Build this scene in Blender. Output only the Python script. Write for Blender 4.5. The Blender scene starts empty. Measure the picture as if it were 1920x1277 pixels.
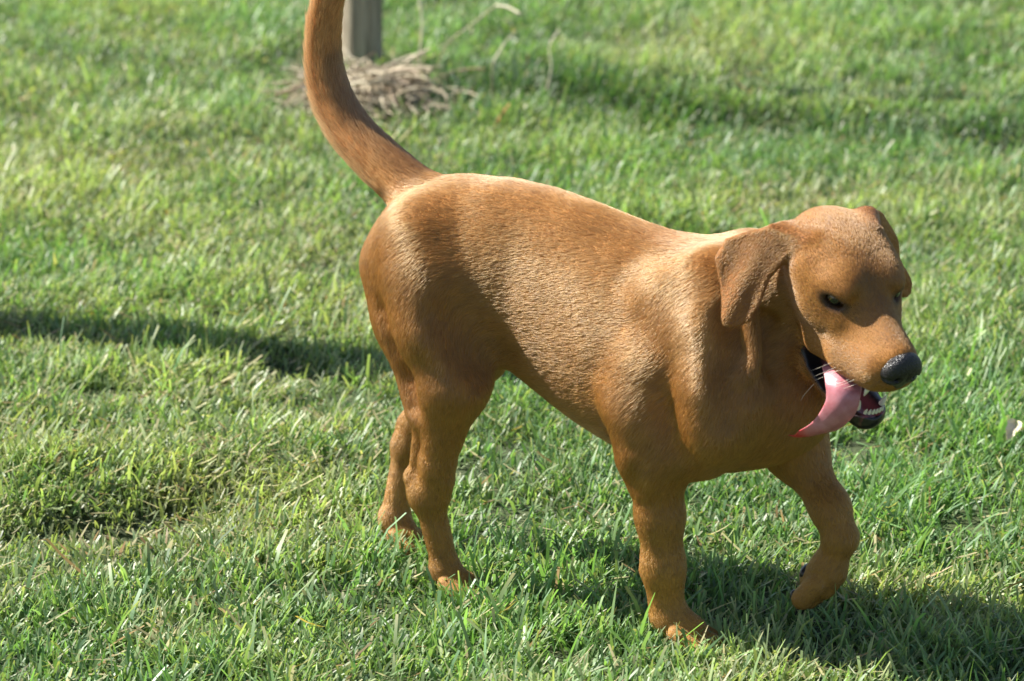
import bpy, math, random
import numpy as np
from mathutils import Vector, Matrix
random.seed(7)
RNG = np.random.default_rng(11)
S = bpy.context.scene
R = math.radians

# ------------------------------------------------------------------ camera, sky, sun, exposure
PITCH = 16.0
CAMZ = 1.7982
cd = bpy.data.cameras.new('camera')
cd.sensor_width = 36.0
cd.lens = 6390 / 1920 * 36.0
cd.clip_start = 0.05
cd.clip_end = 2000
cd.dof.use_dof = True
cd.dof.focus_distance = 5.0
cd.dof.aperture_fstop = 5.6
cam = bpy.data.objects.new('camera', cd)
S.collection.objects.link(cam)
cam.location = (0, 0, CAMZ)
cam.rotation_euler = (R(90 - PITCH), 0, 0)
S.camera = cam

SUN_AZ = 180 - 18.5       # direction towards the sun, anticlockwise from +X
SUN_EL = 46.0
w = bpy.data.worlds.new('World')
S.world = w
w.use_nodes = True
wn = w.node_tree
sky = wn.nodes.new('ShaderNodeTexSky')
sky.sky_type = 'NISHITA'
sky.sun_disc = False
sky.sun_elevation = R(SUN_EL)
sky.sun_rotation = R(90 - SUN_AZ)
wn.links.new(sky.outputs[0], wn.nodes['Background'].inputs[0])
wn.nodes['Background'].inputs[1].default_value = 0.065
sd = bpy.data.lights.new('sun', 'SUN')
sd.energy = 5.0
sd.angle = R(0.6)
sd.color = (1.0, 0.95, 0.87)
sun = bpy.data.objects.new('sun', sd)
S.collection.objects.link(sun)
tosun = Vector((math.cos(R(SUN_AZ)) * math.cos(R(SUN_EL)), math.sin(R(SUN_AZ)) * math.cos(R(SUN_EL)), math.sin(R(SUN_EL))))
sun.rotation_euler = tosun.to_track_quat('Z', 'Y').to_euler()
S.view_settings.view_transform = 'Standard'
S.view_settings.look = 'None'
S.view_settings.exposure = 1.36
S.view_settings.gamma = 1

# ------------------------------------------------------------------ helpers
def tag(o, label=None, cat=None, group=None, kind=None):
    if label: o['label'] = label
    if cat: o['category'] = cat
    if group: o['group'] = group
    if kind: o['kind'] = kind
    return o

def mat(name):
    m = bpy.data.materials.new(name)
    m.use_nodes = True
    nt = m.node_tree
    return m, nt, nt.nodes['Principled BSDF']

def link(o, parent=None):
    S.collection.objects.link(o)
    if parent is not None:
        o.parent = parent
    return o

def np_mesh(name, V, quads=None, tris=None, smooth=True):
    me = bpy.data.meshes.new(name)
    V = np.asarray(V, np.float32)
    nq = 0 if quads is None else len(quads)
    ntr = 0 if tris is None else len(tris)
    me.vertices.add(len(V))
    me.vertices.foreach_set('co', V.ravel())
    loops = []
    if nq: loops.append(np.asarray(quads, np.int32).ravel())
    if ntr: loops.append(np.asarray(tris, np.int32).ravel())
    loops = np.concatenate(loops)
    me.loops.add(len(loops))
    me.loops.foreach_set('vertex_index', loops)
    starts = np.concatenate([np.arange(nq, dtype=np.int32) * 4, nq * 4 + np.arange(ntr, dtype=np.int32) * 3])
    me.polygons.add(nq + ntr)
    me.polygons.foreach_set('loop_start', starts.astype(np.int32))
    me.polygons.foreach_set('use_smooth', np.full(nq + ntr, smooth))
    me.update(calc_edges=True)
    me.validate()
    return me

def point_color(me, name, C):
    a = me.attributes.new(name, 'FLOAT_COLOR', 'POINT')
    c = np.ones((len(C), 4), np.float32)
    c[:, :3] = C
    a.data.foreach_set('color', c.ravel())

def nrm(v):
    v = np.asarray(v, float)
    return v / max(np.linalg.norm(v), 1e-9)

def vnoise(P, scale, seed=0):
    """smooth value noise in 3-D, -1..1"""
    Q = np.asarray(P, float) * scale
    I = np.floor(Q).astype(np.int64)
    Fr = Q - I
    Fr = Fr * Fr * (3 - 2 * Fr)
    def h(i, j, k):
        n = (i * 73856093) ^ (j * 19349663) ^ (k * 83492791) ^ (seed * 2654435761)
        n = (n ^ (n >> 13)) * 1274126177
        n = n & 0x7fffffff
        n = (n ^ (n >> 15)) * 2246822519 & 0x7fffffff
        return n / 0x7fffffff * 2 - 1
    r = 0
    for a in (0, 1):
        for b in (0, 1):
            for c in (0, 1):
                wgt = (Fr[:, 0] if a else 1 - Fr[:, 0]) * (Fr[:, 1] if b else 1 - Fr[:, 1]) * (Fr[:, 2] if c else 1 - Fr[:, 2])
                r = r + wgt * h(I[:, 0] + a, I[:, 1] + b, I[:, 2] + c)
    return r

def catmull(pts, n):
    pts = np.asarray(pts, float)
    P = np.vstack([2 * pts[0] - pts[1], pts, 2 * pts[-1] - pts[-2]])
    out = []
    ts = np.linspace(0, len(pts) - 1 - 1e-6, n)
    for t in ts:
        i = int(t); f = t - i
        p0, p1, p2, p3 = P[i:i + 4]
        out.append(.5 * ((2 * p1) + (-p0 + p2) * f + (2 * p0 - 5 * p1 + 4 * p2 - p3) * f * f + (-p0 + 3 * p1 - 3 * p2 + p3) * f ** 3))
    return np.array(out)

# ------------------------------------------------------------------ implicit-surface modelling
class Prim:
    pass

class Field:
    def __init__(s):
        s.prims = []
    def _add(s, f, c, rad, k, op, flow, col, fur):
        p = Prim()
        p.f, p.c, p.rad, p.k, p.op = f, np.asarray(c, float), rad, k, op
        p.flow = None if flow is None else nrm(flow)
        p.col, p.fur = col, fur
        s.prims.append(p)
    def cone(s, a, b, r1, r2, k=.03, op='u', flow=None, col=None, fur=None, squash=None):
        """rounded cone from a to b; squash = (axis, factor) flattens it along one axis"""
        a = np.asarray(a, float); b = np.asarray(b, float)
        if flow is None: flow = b - a
        mid = (a + b) / 2
        rad = np.linalg.norm(b - a) / 2 + max(r1, r2)
        if squash is not None:
            ax = nrm(squash[0]); fac = squash[1]
            M = np.eye(3) + (1 / fac - 1) * np.outer(ax, ax)
            mn = min(1, fac)
            rad *= max(1, fac)
        else:
            M = np.eye(3); mn = 1
        a2 = M @ (a - mid); b2 = M @ (b - mid)
        ba = b2 - a2; l2 = float(ba @ ba); rr = r1 - r2
        a_2 = max(l2 - rr * rr, 1e-9); il2 = 1 / max(l2, 1e-12)
        def f(P):
            pa = (P - mid) @ M.T - a2
            y = pa @ ba
            z = y - l2
            x2 = ((pa * l2 - y[:, None] * ba) ** 2).sum(1)
            y2 = y * y * l2; z2 = z * z * l2
            kk = np.sign(rr) * rr * rr * x2
            d = (np.sqrt(x2 * a_2 * il2) + y * rr) * il2 - r1
            c1 = np.sign(z) * a_2 * z2 > kk
            c2 = np.sign(y) * a_2 * y2 < kk
            d = np.where(c2, np.sqrt(x2 + y2) * il2 - r1, d)
            d = np.where(c1, np.sqrt(x2 + z2) * il2 - r2, d)
            return d * mn
        s._add(f, mid, rad, k, op, flow, col, fur)
    def ell(s, c, r, basis=None, k=.03, op='u', flow=(-1, 0, -.3), col=None, fur=None):
        c = np.asarray(c, float); r = np.asarray(r, float)
        B = np.eye(3) if basis is None else np.asarray(basis)   # rows are axes
        def f(P):
            q = (P - c) @ B.T
            k0 = np.sqrt(((q / r) ** 2).sum(1)); k1 = np.sqrt(((q / (r * r)) ** 2).sum(1))
            return np.where(k0 < 1e-3, -r.min(), k0 * (k0 - 1) / np.maximum(k1, 1e-6))
        s._add(f, c, r.max(), k, op, flow, col, fur)
    def custom(s, f, c, rad, k=.03, op='u', flow=(-1, 0, -.3), col=None, fur=None):
        s._add(f, c, rad, k, op, flow, col, fur)
    def eval(s, P, centre=None, brad=0):
        d = np.full(len(P), 1.0)
        for p in s.prims:
            if p.op == 'attr': continue
            if centre is not None and np.linalg.norm(centre - p.c) - p.rad - brad > max(p.k, .004) + .03:
                continue
            e = p.f(P)
            if p.op == 'u':
                if p.k > 0:
                    h = np.maximum(p.k - np.abs(d - e), 0) / p.k
                    d = np.minimum(d, e) - h * h * p.k * .25
                else:
                    d = np.minimum(d, e)
            else:
                e = -e
                if p.k > 0:
                    h = np.maximum(p.k - np.abs(d - e), 0) / p.k
                    d = np.maximum(d, e) + h * h * p.k * .25
                else:
                    d = np.maximum(d, e)
        return d
    def mesh(s, lo, hi, h):
        lo = np.asarray(lo, float); hi = np.asarray(hi, float)
        B = 12
        nb = np.ceil((hi - lo) / (h * B)).astype(int)
        n = nb * B + 1
        D = np.ones(n, np.float32)
        off = np.stack(np.meshgrid(*[np.arange(B + 1)] * 3, indexing='ij'), -1).reshape(-1, 3)
        ci = np.stack(np.meshgrid(*[np.arange(q) for q in nb], indexing='ij'), -1).reshape(-1, 3)
        cen = lo + (ci * B + B / 2) * h
        half = h * B / 2 * math.sqrt(3)
        dc = np.concatenate([s.eval(cen[i:i + 20000]) for i in range(0, len(cen), 20000)])
        # blocks far inside are filled solid
        act = np.abs(dc) < half * 1.25 + .012
        for (i, j, k), d0 in zip(ci[~act], dc[~act]):
            if d0 < 0:
                D[i * B:(i + 1) * B, j * B:(j + 1) * B, k * B:(k + 1) * B] = -1
        for (i, j, k), c in zip(ci[act], cen[act]):
            P = lo + (np.array([i, j, k]) * B + off) * h
            D[i * B:i * B + B + 1, j * B:j * B + B + 1, k * B:k * B + B + 1] = s.eval(P, c, half).reshape(B + 1, B + 1, B + 1)
        # surface nets
        Sg = D < 0
        c = [Sg[a:n[0] - 1 + a, b:n[1] - 1 + b, e:n[2] - 1 + e] for a in (0, 1) for b in (0, 1) for e in (0, 1)]
        al = c[0].copy(); an = c[0].copy()
        for q in c[1:]:
            al &= q; an |= q
        mixed = an & ~al
        idx = np.argwhere(mixed)
        vid = np.full(mixed.shape, -1, np.int32)
        vid[mixed] = np.arange(len(idx), dtype=np.int32)
        acc = np.zeros((len(idx), 3)); cnt = np.zeros(len(idx))
        cor = [np.array(q) for q in [(a, b, e) for a in (0, 1) for b in (0, 1) for e in (0, 1)]]
        vals = [D[idx[:, 0] + q[0], idx[:, 1] + q[1], idx[:, 2] + q[2]] for q in cor]
        for a in range(8):
            for b in range(a + 1, 8):
                if np.abs(cor[a] - cor[b]).sum() != 1: continue
                va, vb = vals[a], vals[b]
                m = (va < 0) != (vb < 0)
                t = np.where(m, va / np.where(m, va - vb, 1), 0)
                acc += np.where(m[:, None], cor[a] + t[:, None] * (cor[b] - cor[a]), 0)
                cnt += m
        V = lo + (idx + acc / cnt[:, None]) * h
        quads = []
        for ax in range(3):
            sl0 = [slice(None)] * 3; sl1 = [slice(None)] * 3
            sl0[ax] = slice(0, -1); sl1[ax] = slice(1, None)
            ed = Sg[tuple(sl0)] != Sg[tuple(sl1)]
            e = np.argwhere(ed)
            u, v = [q for q in range(3) if q != ax]
            e = e[(e[:, u] > 0) & (e[:, v] > 0) & (e[:, u] < n[u] - 1) & (e[:, v] < n[v] - 1)]
            inside = Sg[e[:, 0], e[:, 1], e[:, 2]]
            def g(du, dv):
                q = e.copy(); q[:, u] -= du; q[:, v] -= dv
                return vid[q[:, 0], q[:, 1], q[:, 2]]
            Q = np.stack([g(1, 1), g(0, 1), g(0, 0), g(1, 0)], 1)
            flip = inside if ax != 1 else ~inside
            Q[~flip] = Q[~flip][:, ::-1]
            quads.append(Q)
        Q = np.concatenate(quads)
        Q = Q[(Q >= 0).all(1)]
        return V, Q

def vnormals(V, Q):
    a, b, c, d = (V[Q[:, i]] for i in range(4))
    fn = np.cross(c - a, d - b)
    N = np.zeros_like(V)
    for i in range(4):
        for x in range(3):
            N[:, x] += np.bincount(Q[:, i], fn[:, x], len(V))
    return N / np.maximum(np.linalg.norm(N, axis=1, keepdims=True), 1e-12), np.linalg.norm(fn, axis=1) / 2

def poly2d(pts):
    pts = np.asarray(pts, float)
    def f(p):
        d = np.full(len(p), 1e9); s_ = np.ones(len(p))
        n = len(pts)
        for i in range(n):
            a = pts[i]; b = pts[i - 1]
            e = b - a; w_ = p - a
            t = np.clip((w_ @ e) / (e @ e), 0, 1)
            q = w_ - t[:, None] * e
            d = np.minimum(d, (q ** 2).sum(1))
            c1 = p[:, 1] >= a[1]; c2 = p[:, 1] < b[1]; c3 = e[0] * w_[:, 1] > e[1] * w_[:, 0]
            m = (c1 & c2 & c3) | (~c1 & ~c2 & ~c3)
            s_ = np.where(m, -s_, s_)
        return s_ * np.sqrt(d)
    return f

# ------------------------------------------------------------------ the dog
HEAD_YAW, HEAD_PITCH, HEAD_ROLL = -32.0, 30.0, 4.0
HM = np.array([.290, -.084, .578])
_a, _b = R(HEAD_YAW), R(HEAD_PITCH)
HX = np.array([math.cos(_a) * math.cos(_b), math.sin(_a) * math.cos(_b), -math.sin(_b)])
HY = np.array([-math.sin(_a), math.cos(_a), 0.0])
HZ = np.cross(HX, HY)
_r = R(HEAD_ROLL)
HY, HZ = HY * math.cos(_r) + HZ * math.sin(_r), HZ * math.cos(_r) - HY * math.sin(_r)
HB = np.stack([HX, HY, HZ])
def hp(x, y, z): return HM + HX * x + HY * y + HZ * z
def hv(x, y, z): return HX * x + HY * y + HZ * z

COAT = np.array([.375, .166, .033])
LEGC = np.array([.325, .152, .024])
FACE = np.array([.275, .113, .017])
EARC = np.array([.27, .096, .013])
TAILC = np.array([.56, .28, .095])

EYE = {-1: (.000, -.0465, .0005), 1: (.009, .0415, .0030)}     # centres of the eye openings

def build_field():
    F = Field()
    # torso: lofted ellipses
    st = np.array([
        # x, top, bottom, half width
        [-.552, .500, .470, .010],
        [-.540, .560, .430, .048],
        [-.510, .598, .415, .075],
        [-.47, .620, .405, .092],
        [-.41, .635, .402, .102],
        [-.34, .640, .375, .109],
        [-.27, .636, .332, .101],
        [-.20, .622, .296, .114],
        [-.13, .604, .272, .131],
        [-.06, .592, .256, .140],
        [.00, .586, .255, .138],
        [.06, .578, .264, .126],
        [.11, .560, .286, .108],
        [.15, .530, .318, .086],
        [.185, .480, .345, .050],
        [.195, .430, .380, .010]])
    xd = np.linspace(st[0, 0], st[-1, 0], 400)
    sm = []
    for c in range(1, 4):
        yv = np.interp(xd, st[:, 0], st[:, c])
        kk = np.hanning(31); kk /= kk.sum()
        yv2 = np.convolve(np.pad(yv, 15, 'edge'), kk, 'valid')
        sm.append(yv2)
    def torso(P):
        x = np.clip(P[:, 0], xd[0], xd[-1])
        zt = np.interp(x, xd, sm[0]); zb = np.interp(x, xd, sm[1]); hw = np.interp(x, xd, sm[2])
        cz = zb + (zt - zb) * .52
        rz = np.where(P[:, 2] > cz, zt - cz, cz - zb)
        dy = P[:, 1]; dz = P[:, 2] - cz
        q = np.sqrt((dy / hw) ** 2 + (dz / rz) ** 2)
        g = np.sqrt((dy / hw ** 2) ** 2 + (dz / rz ** 2) ** 2)
        d = np.where(q < 1e-3, -hw, q * (q - 1) / np.maximum(g, 1e-6))
        ex = np.abs(P[:, 0] - x)
        return np.sqrt(np.maximum(d, 0) ** 2 + ex ** 2) + np.minimum(d, 0) * .9
    F.custom(torso, (-.18, 0, .45), .42, k=.03, flow=(-1, 0, -.32), fur=1.0)
    F.ell((.095, 0, .398), (.098, .090, .100), k=.045, flow=(-.3, 0, -1), fur=1.0)       # prosternum
    for s in (-1, 1):
        # hips and thighs
        F.cone((-.445, s * .050, .530), (-.40, s * .076, .42), .066, .060, k=.07, flow=(-.5, 0, -1), fur=1.0)
        F.cone((-.50, s * .052, .50), (-.475, s * .062, .42), .050, .045, k=.05, flow=(-.2, 0, -1), fur=1.0)
        # shoulder blade and upper arm
        F.cone((-.01, s * .088, .530), (.085, s * .104, .41), .040, .052, k=.045, flow=(-.5, 0, -1), fur=1.0)
        F.cone((.03, s * .092, .50), (-.05, s * .108, .38), .030, .042, k=.045, flow=(-.8, 0, -1), fur=1.0)
    F.cone((.088, -.096, .40), (-.02, -.104, .295), .054, .044, k=.04, flow=(-.4, 0, -1), fur=.9)
    F.cone((.088, .096, .40), (.088, .092, .30), .054, .048, k=.04, flow=(0, 0, -1), fur=.9)
    # ---- right hind leg (near, standing)
    F.cone((-.40, -.080, .42), (-.372, -.096, .350), .060, .050, k=.04, flow=(-.25, 0, -1), fur=.8)
    F.cone((-.472, -.064, .43), (-.430, -.093, .30), .042, .025, k=.03, flow=(.1, 0, -1), fur=.8)
    F.cone((-.372, -.098, .350), (-.404, -.093, .215), .047, .0225, k=.03, flow=(-.2, 0, -1), fur=.6)
    F.cone((-.424, -.095, .30), (-.4475, -.091, .19), .0150, .0075, k=.014, fur=.4)
    F.cone((-.4480, -.090, .187), (-.438, -.090, .158), .0150, .0160, k=.012, fur=.35)
    F.cone((-.404, -.092, .215), (-.420, -.088, .162), .0235, .0235, k=.016, fur=.4)
    F.cone((-.392, -.092, .19), (-.402, -.088, .165), .012, .013, k=.016, fur=.4)
    F.cone((-.426, -.088, .165), (-.402, -.078, .055), .0215, .0190, k=.018, fur=.4)
    F.cone((-.402, -.078, .045), (-.378, -.076, .028), .0225, .021, k=.014, fur=.3)
    for t in range(4):
        F.cone((-.388, -.098 + t * .0145, .03), (-.352 + (.006 if t in (1, 2) else 0), -.102 + t * .0175, .016), .0115, .0115, k=.005, fur=.15)
    # ---- left hind leg (far, trailing)
    F.cone((-.43, .078, .43), (-.455, .092, .34), .060, .048, k=.04, flow=(-.3, 0, -1), fur=.8)
    F.cone((-.455, .092, .34), (-.548, .084, .215), .044, .024, k=.03, fur=.6)
    F.cone((-.572, .079, .205), (-.565, .080, .18), .014, .018, k=.015, fur=.5)
    F.cone((-.552, .083, .21), (-.570, .078, .17), .0235, .0215, k=.02, fur=.5)
    F.cone((-.570, .078, .17), (-.588, .066, .062), .0215, .020, k=.02, fur=.5)
    F.cone((-.588, .063, .048), (-.562, .060, .026), .024, .021, k=.015, fur=.4)
    for t in range(4):
        F.cone((-.574, .040 + t * .0135, .028), (-.546, .038 + t * .0165, .014), .012, .011, k=.008, fur=.3)
    # ---- right front leg (near, bearing)
    F.cone((-.030, -.098, .292), (-.022, -.092, .205), .040, .0315, k=.035, flow=(0, 0, -1), fur=.6)
    F.cone((-.056, -.100, .282), (-.048, -.097, .255), .016, .012, k=.025, fur=.5)
    F.cone((-.022, -.092, .205), (-.017, -.089, .125), .0315, .0285, k=.02, flow=(0, 0, -1), fur=.4)
    F.cone((-.017, -.089, .125), (-.012, -.085, .058), .0285, .0255, k=.02, flow=(0, 0, -1), fur=.3)
    F.cone((-.043, -.089, .118), (-.042, -.088, .108), .008, .006, k=.014, flow=(0, 0, -1), fur=.3)
    F.cone((-.004, -.084, .045), (.026, -.082, .032), .027, .025, k=.015, fur=.25)
    for t in range(4):
        F.cone((.014, -.105 + t * .0155, .034), (.054 + (.008 if t in (1, 2) else 0), -.110 + t * .0190, .017), .0128, .0125, k=.005, fur=.15)
    # ---- left front leg (far, lifted and folded)
    F.cone((.088, .092, .305), (.108, .084, .272), .046, .038, k=.035, flow=(.2, 0, -1), fur=.6)
    F.cone((.108, .086, .272), (.170, .068, .205), .033, .0255, k=.025, flow=(.5, 0, -1), fur=.5)
    F.cone((.170, .068, .205), (.191, .062, .168), .0255, .0245, k=.02, flow=(0, 0, -1), fur=.4)
    F.cone((.191, .061, .160), (.177, .056, .118), .0225, .0215, k=.015, fur=.4)
    F.cone((.176, .055, .113), (.164, .053, .095), .0270, .0280, k=.015, fur=.3)
    for t in range(4):
        F.cone((.170, .030 + t * .0165, .098), (.151, .025 + t * .0195, .074 - (.005 if t in (1, 2) else 0)), .0155, .0160, k=.004, fur=.12)
    # ---- neck and throat
    F.cone((.00, 0, .475), (.168, -.024, .572), .103, .068, k=.05, flow=(-.8, 0, -.6), fur=1.1)
    F.cone((.148, .006, .505), (.098, 0, .40), .044, .083, k=.05, flow=(-.2, 0, -1), fur=1.1)
    # ---- muscle relief: grooves and ridges laid along the surface
    def surf(x, z, s):
        ys_ = np.linspace(.0, .2, 401)
        d = F.eval(np.stack([np.full(401, x), s * ys_, np.full(401, z)], 1))
        ins = np.nonzero(d < 0)[0]
        return ys_[ins[-1]] if len(ins) else .1
    def relief(pts_, rr_, amt, k, s, op):
        P_ = [(x, z, surf(x, z, s)) for x, z in pts_]
        for (x0, z0, y0), (x1, z1, y1) in zip(P_[:-1], P_[1:]):
            o_ = (rr_ - amt) if op == 's' else -(rr_ - amt)
            F.cone((x0, s * (y0 + o_), z0), (x1, s * (y1 + o_), z1), rr_, rr_ * .9, k=k, op=op, flow=(-.4, 0, -1), fur=None)
    for s in (-1, 1):
        if s < 0:
            relief([(-.478, .45), (-.458, .40), (-.440, .35), (-.432, .315)], .018, .003, .024, s, 's')
            relief([(-.022, .300), (-.045, .262)], .014, .001, .018, s, 's')
            relief([(-.44, .56), (-.415, .50), (-.40, .44)], .035, .005, .06, s, 'u')
        relief([(.02, .375), (.055, .335), (.085, .31)], .022, .001, .03, s, 's')
        relief([(-.338, .465), (-.320, .435), (-.300, .395)], .030, .003, .04, s, 's')
        relief([(.040, .565), (.066, .495), (.088, .43), (.085, .36), (.05, .31)], .026, .002, .05, s, 'u')
        relief([(.112, .52), (.128, .46), (.130, .40)], .022, .001, .035, s, 's')
        relief([(-.030, .43), (-.036, .37), (-.030, .32)], .030, -.001, .05, s, 'u')
    # ---- tail
    tp = catmull([(-.475, 0, .578), (-.517, 0, .609), (-.564, 0, .643), (-.614, 0, .683), (-.647, 0, .728),
                  (-.663, 0, .785), (-.661, 0, .845), (-.645, 0, .905), (-.617, 0, .955), (-.590, 0, .985)], 26)
    tr = np.interp(np.linspace(0, 9, 26), range(10), (.040, .033, .0285, .0258, .0235, .0200, .0175, .015, .011, .006))
    for i in range(25):
        F.cone(tp[i], tp[i + 1], tr[i], tr[i + 1], k=(.022 if i < 2 else .012), fur=1.5, col=(TAILC * min(1, i / 6) + COAT * (1 - min(1, i / 6))))
    # ---- head: a field of its own, so that jaw and cheeks keep a crease where they meet the neck
    G = F; F = Field()
    def hc(a, b, r1, r2, k=.02, **kw): F.cone(hp(*a), hp(*b), r1, r2, k=k, **kw)
    def he(c, r, k=.02, **kw): F.ell(hp(*c), r, basis=HB, k=k, **kw)
    he((-.082, 0, -.003), (.082, .069, .047), k=.035, flow=hv(-1, 0, .1), col=FACE, fur=.45)
    he((-.036, 0, -.006), (.052, .056, .040), k=.04, flow=hv(-1, 0, .4), col=FACE, fur=.3)
    for s in (-1, 1):
        he((-.010, s * .034, .016), (.027, .020, .016), k=.026, flow=hv(-1, s * .3, .3), col=FACE, fur=.25)
        he((-.072, s * .036, -.050), (.064, .030, .060), k=.045, flow=hv(-1, 0, -.3), col=FACE, fur=.45)
        hc((-.03, s * .040, -.035), (.01, s * .031, -.035), .022, .018, k=.03, flow=hv(-1, 0, 0), col=FACE, fur=.25)
        # flews
        hc((-.02, s * .033, -.098), (.085, s * .015, -.062), .024, .022, k=.022, flow=hv(-.8, 0, -.6), col=FACE * 1.1, fur=.3)
        hc((.040, s * .026, -.070), (.096, s * .017, -.050), .026, .021, k=.02, flow=hv(-.8, 0, -.6), col=FACE * 1.1, fur=.25)
    hc((-.005, 0, -.045), (.094, 0, -.038), .047, .031, k=.03, flow=hv(-1, 0, 0), col=FACE, fur=.25)
    hc((.005, 0, -.014), (.110, 0, -.014), .021, .018, k=.025, flow=hv(-1, 0, .1), col=FACE, fur=.2)
    # lower jaw
    hc((-.080, 0, -.135), (.030, 0, -.164), .046, .026, k=.03, flow=hv(-1, 0, -.3), col=FACE * 1.1, fur=.35)
    hc((.020, 0, -.162), (.080, 0, -.153), .026, .024, k=.02, flow=hv(-1, 0, -.3), col=FACE * .5, fur=.1)
    he((.074, 0, -.148), (.029, .028, .022), k=.012, flow=hv(-1, 0, -.3), col=FACE * .3, fur=.1)
    for s in (-1, 1):
        hc((-.06, s * .036, -.158), (.064, s * .022, -.158), .012, .0105, k=.015, flow=hv(-1, 0, -.3), col=FACE, fur=.2)
    # mouth gap (wedge between the lips) and mouth hollow
    wedge = poly2d([(-.044, -.136), (-.015, -.121), (.005, -.116), (.040, -.108), (.070, -.099), (.100, -.080), (.17, -.070), (.17, -.125), (.100, -.136), (.06, -.147), (.020, -.158), (-.020, -.152)])
    def mouth(P):
        q = (P - HM) @ HB.T
        d = wedge(q[:, [0, 2]])
        return np.maximum(d, np.abs(q[:, 1]) - .09)
    F.custom(mouth, hp(.05, 0, -.11), .13, k=.006, op='s')
    he((.042, 0, -.137), (.060, .020, .020), k=.008, op='s')
    he((.030, 0, -.100), (.070, .020, .022), k=.008, op='s')
    # eye sockets
    for s in (-1, 1):
        B = np.stack([hv(.75, s * .66, 0), hv(-.66 * s * s, s * .75, 0), HZ]); B = np.stack([nrm(b) for b in B])
        c = hp(*EYE[s])
        F.ell(c, (.0220, .0140, .0096), basis=B, k=.006, op='s')
        # brow and lower lid
        hc((-.018, s * .049, .0150), (.010, s * .040, .0160), .006, .005, k=.014, flow=hv(-1, s * .3, .3), col=FACE, fur=.15)
    # ears
    HFld = F; F = G; F.head = HFld
    F.custom(lambda P: HFld.eval(P), hp(-.02, 0, -.05), .20, k=.012)
    F.prims[-1].fur = None
    for q in HFld.prims:
        if q.op == 'u':
            q2 = Prim(); q2.__dict__.update(q.__dict__); q2.op = 'attr'; F.prims.append(q2)
    ear = [(-.100, -.038, .012), (-.121, -.048, .009), (-.146, -.069, .005), (-.165, -.1, -.019), (-.176, -.118, -.038), (-.17, -.131, -.065), (-.155, -.131, -.078), (-.14, -.13, -.09), (-.119, -.131, -.11), (-.106, -.132, -.124), (-.099, -.130, -.130),
           (-.091, -.123, -.129), (-.084, -.116, -.120), (-.080, -.108, -.106), (-.086, -.097, -.086), (-.094, -.091, -.069), (-.100, -.085, -.051), (-.100, -.075, -.032), (-.100, -.064, -.012), (-.098, -.052, .009)]
    for s in (1, -1):                     # s = 1: the near (right) ear
        W_ = np.array([hp(x, y * s, z) for x, y, z in ear])
        if s > 0: W_ = W_ + np.array([.42, -.86, .30]) * .032 * np.clip((.03 - np.array(ear)[:, 2:3]) / .10, 0, 1)
        c = W_.mean(0)
        down = nrm(W_[9:12].mean(0) - W_[0:3].mean(0))
        U, Sg, Vt = np.linalg.svd(W_ - c)
        n = Vt[2]
        if n @ hv(0, -s, 0) < 0: n = -n
        side = np.cross(down, n); down = np.cross(n, side)
        pts = np.stack([(W_ - c) @ side, (W_ - c) @ down], 1)
        pf = poly2d(pts)
        smin, smax = pts[:, 0].min(), pts[:, 0].max()
        tmax = pts[:, 1].max()
        def fe(P, c=c, side=side, down=down, n=n, pf=pf, s=s, tmax=tmax):
            q = P - c
            u = q @ side; v = q @ down; z = q @ n
            t = np.clip((v + .06) / .14, 0, 1)
            bend = .0050 * np.sin(u * 125 + v * 22 + .6) * t * (1 - .35 * t) - 1.2 * u * u + ((.010 + .012 * t) if s > 0 else .0065 + .017 * t)
            d2 = pf(np.stack([u, v], 1))
            th = .0044 - .0014 * t
            a = np.maximum(d2 + th, 0); b = np.abs(z - bend) * .85
            return np.where(d2 + th > 0, np.sqrt(a * a + b * b), np.maximum(b, 0)) - th
        F.custom(fe, c, .13, k=.012, flow=down, col=EARC, fur=.22)
        F.cone(hp(-.088, -s * .046, .024), hp(-.130, -s * .064, .004), .010, .017, k=.02, flow=hv(-.6, -s * .5, -.2), col=EARC, fur=.3)
    # loose skin fold of the throat
    fp = catmull([(.118, -.098, .545), (.128, -.101, .510), (.134, -.103, .487), (.136, -.109, .465), (.122, -.126, .440)], 14)
    for a, b in zip(fp[:-1], fp[1:]):
        F.cone(a, b, .0060, .0060, k=.016, flow=(-.2, 0, -1), fur=.8)
    F.cone((.146, -.090, .520), (.155, -.098, .462), .012, .012, k=.02, op='s')
    return F

def coat_attributes(F, V):
    """colour, hair direction and hair length from the primitives close to every vertex"""
    wsum = np.zeros(len(V)); col = np.zeros((len(V), 3)); flow = np.zeros((len(V), 3)); fur = np.zeros(len(V))
    for p in F.prims:
        if p.op == 's' or p.fur is None: continue
        m = np.linalg.norm(V - p.c, axis=1) < p.rad + .05
        if not m.any(): continue
        ix = np.nonzero(m)[0]
        wt = np.exp(-np.maximum(p.f(V[ix]) + .002, 0) / .007)
        c = p.col
        if c is None:
            c = COAT[None] * (1 - .0) + np.clip((.30 - V[ix, 2:3]) / .12, 0, 1) * (LEGC - COAT)[None]
        wsum[ix] += wt; col[ix] += wt[:, None] * c; flow[ix] += wt[:, None] * p.flow; fur[ix] += wt * p.fur
    wsum = np.maximum(wsum, 1e-6)[:, None]
    col /= wsum; fur /= wsum[:, 0]
    fl = flow / np.maximum(np.linalg.norm(flow, axis=1, keepdims=True), 1e-6)
    return col, fl, fur

DOG = bpy.data.objects.new('dog', None)
link(DOG)
DOG.location = (.28030597, 4.71223055, 0.0)
DOG.rotation_euler = (0, 0, R(-32))
tag(DOG, 'fox red short haired dog walking on the lawn with its tongue hanging out', 'dog')

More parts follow.
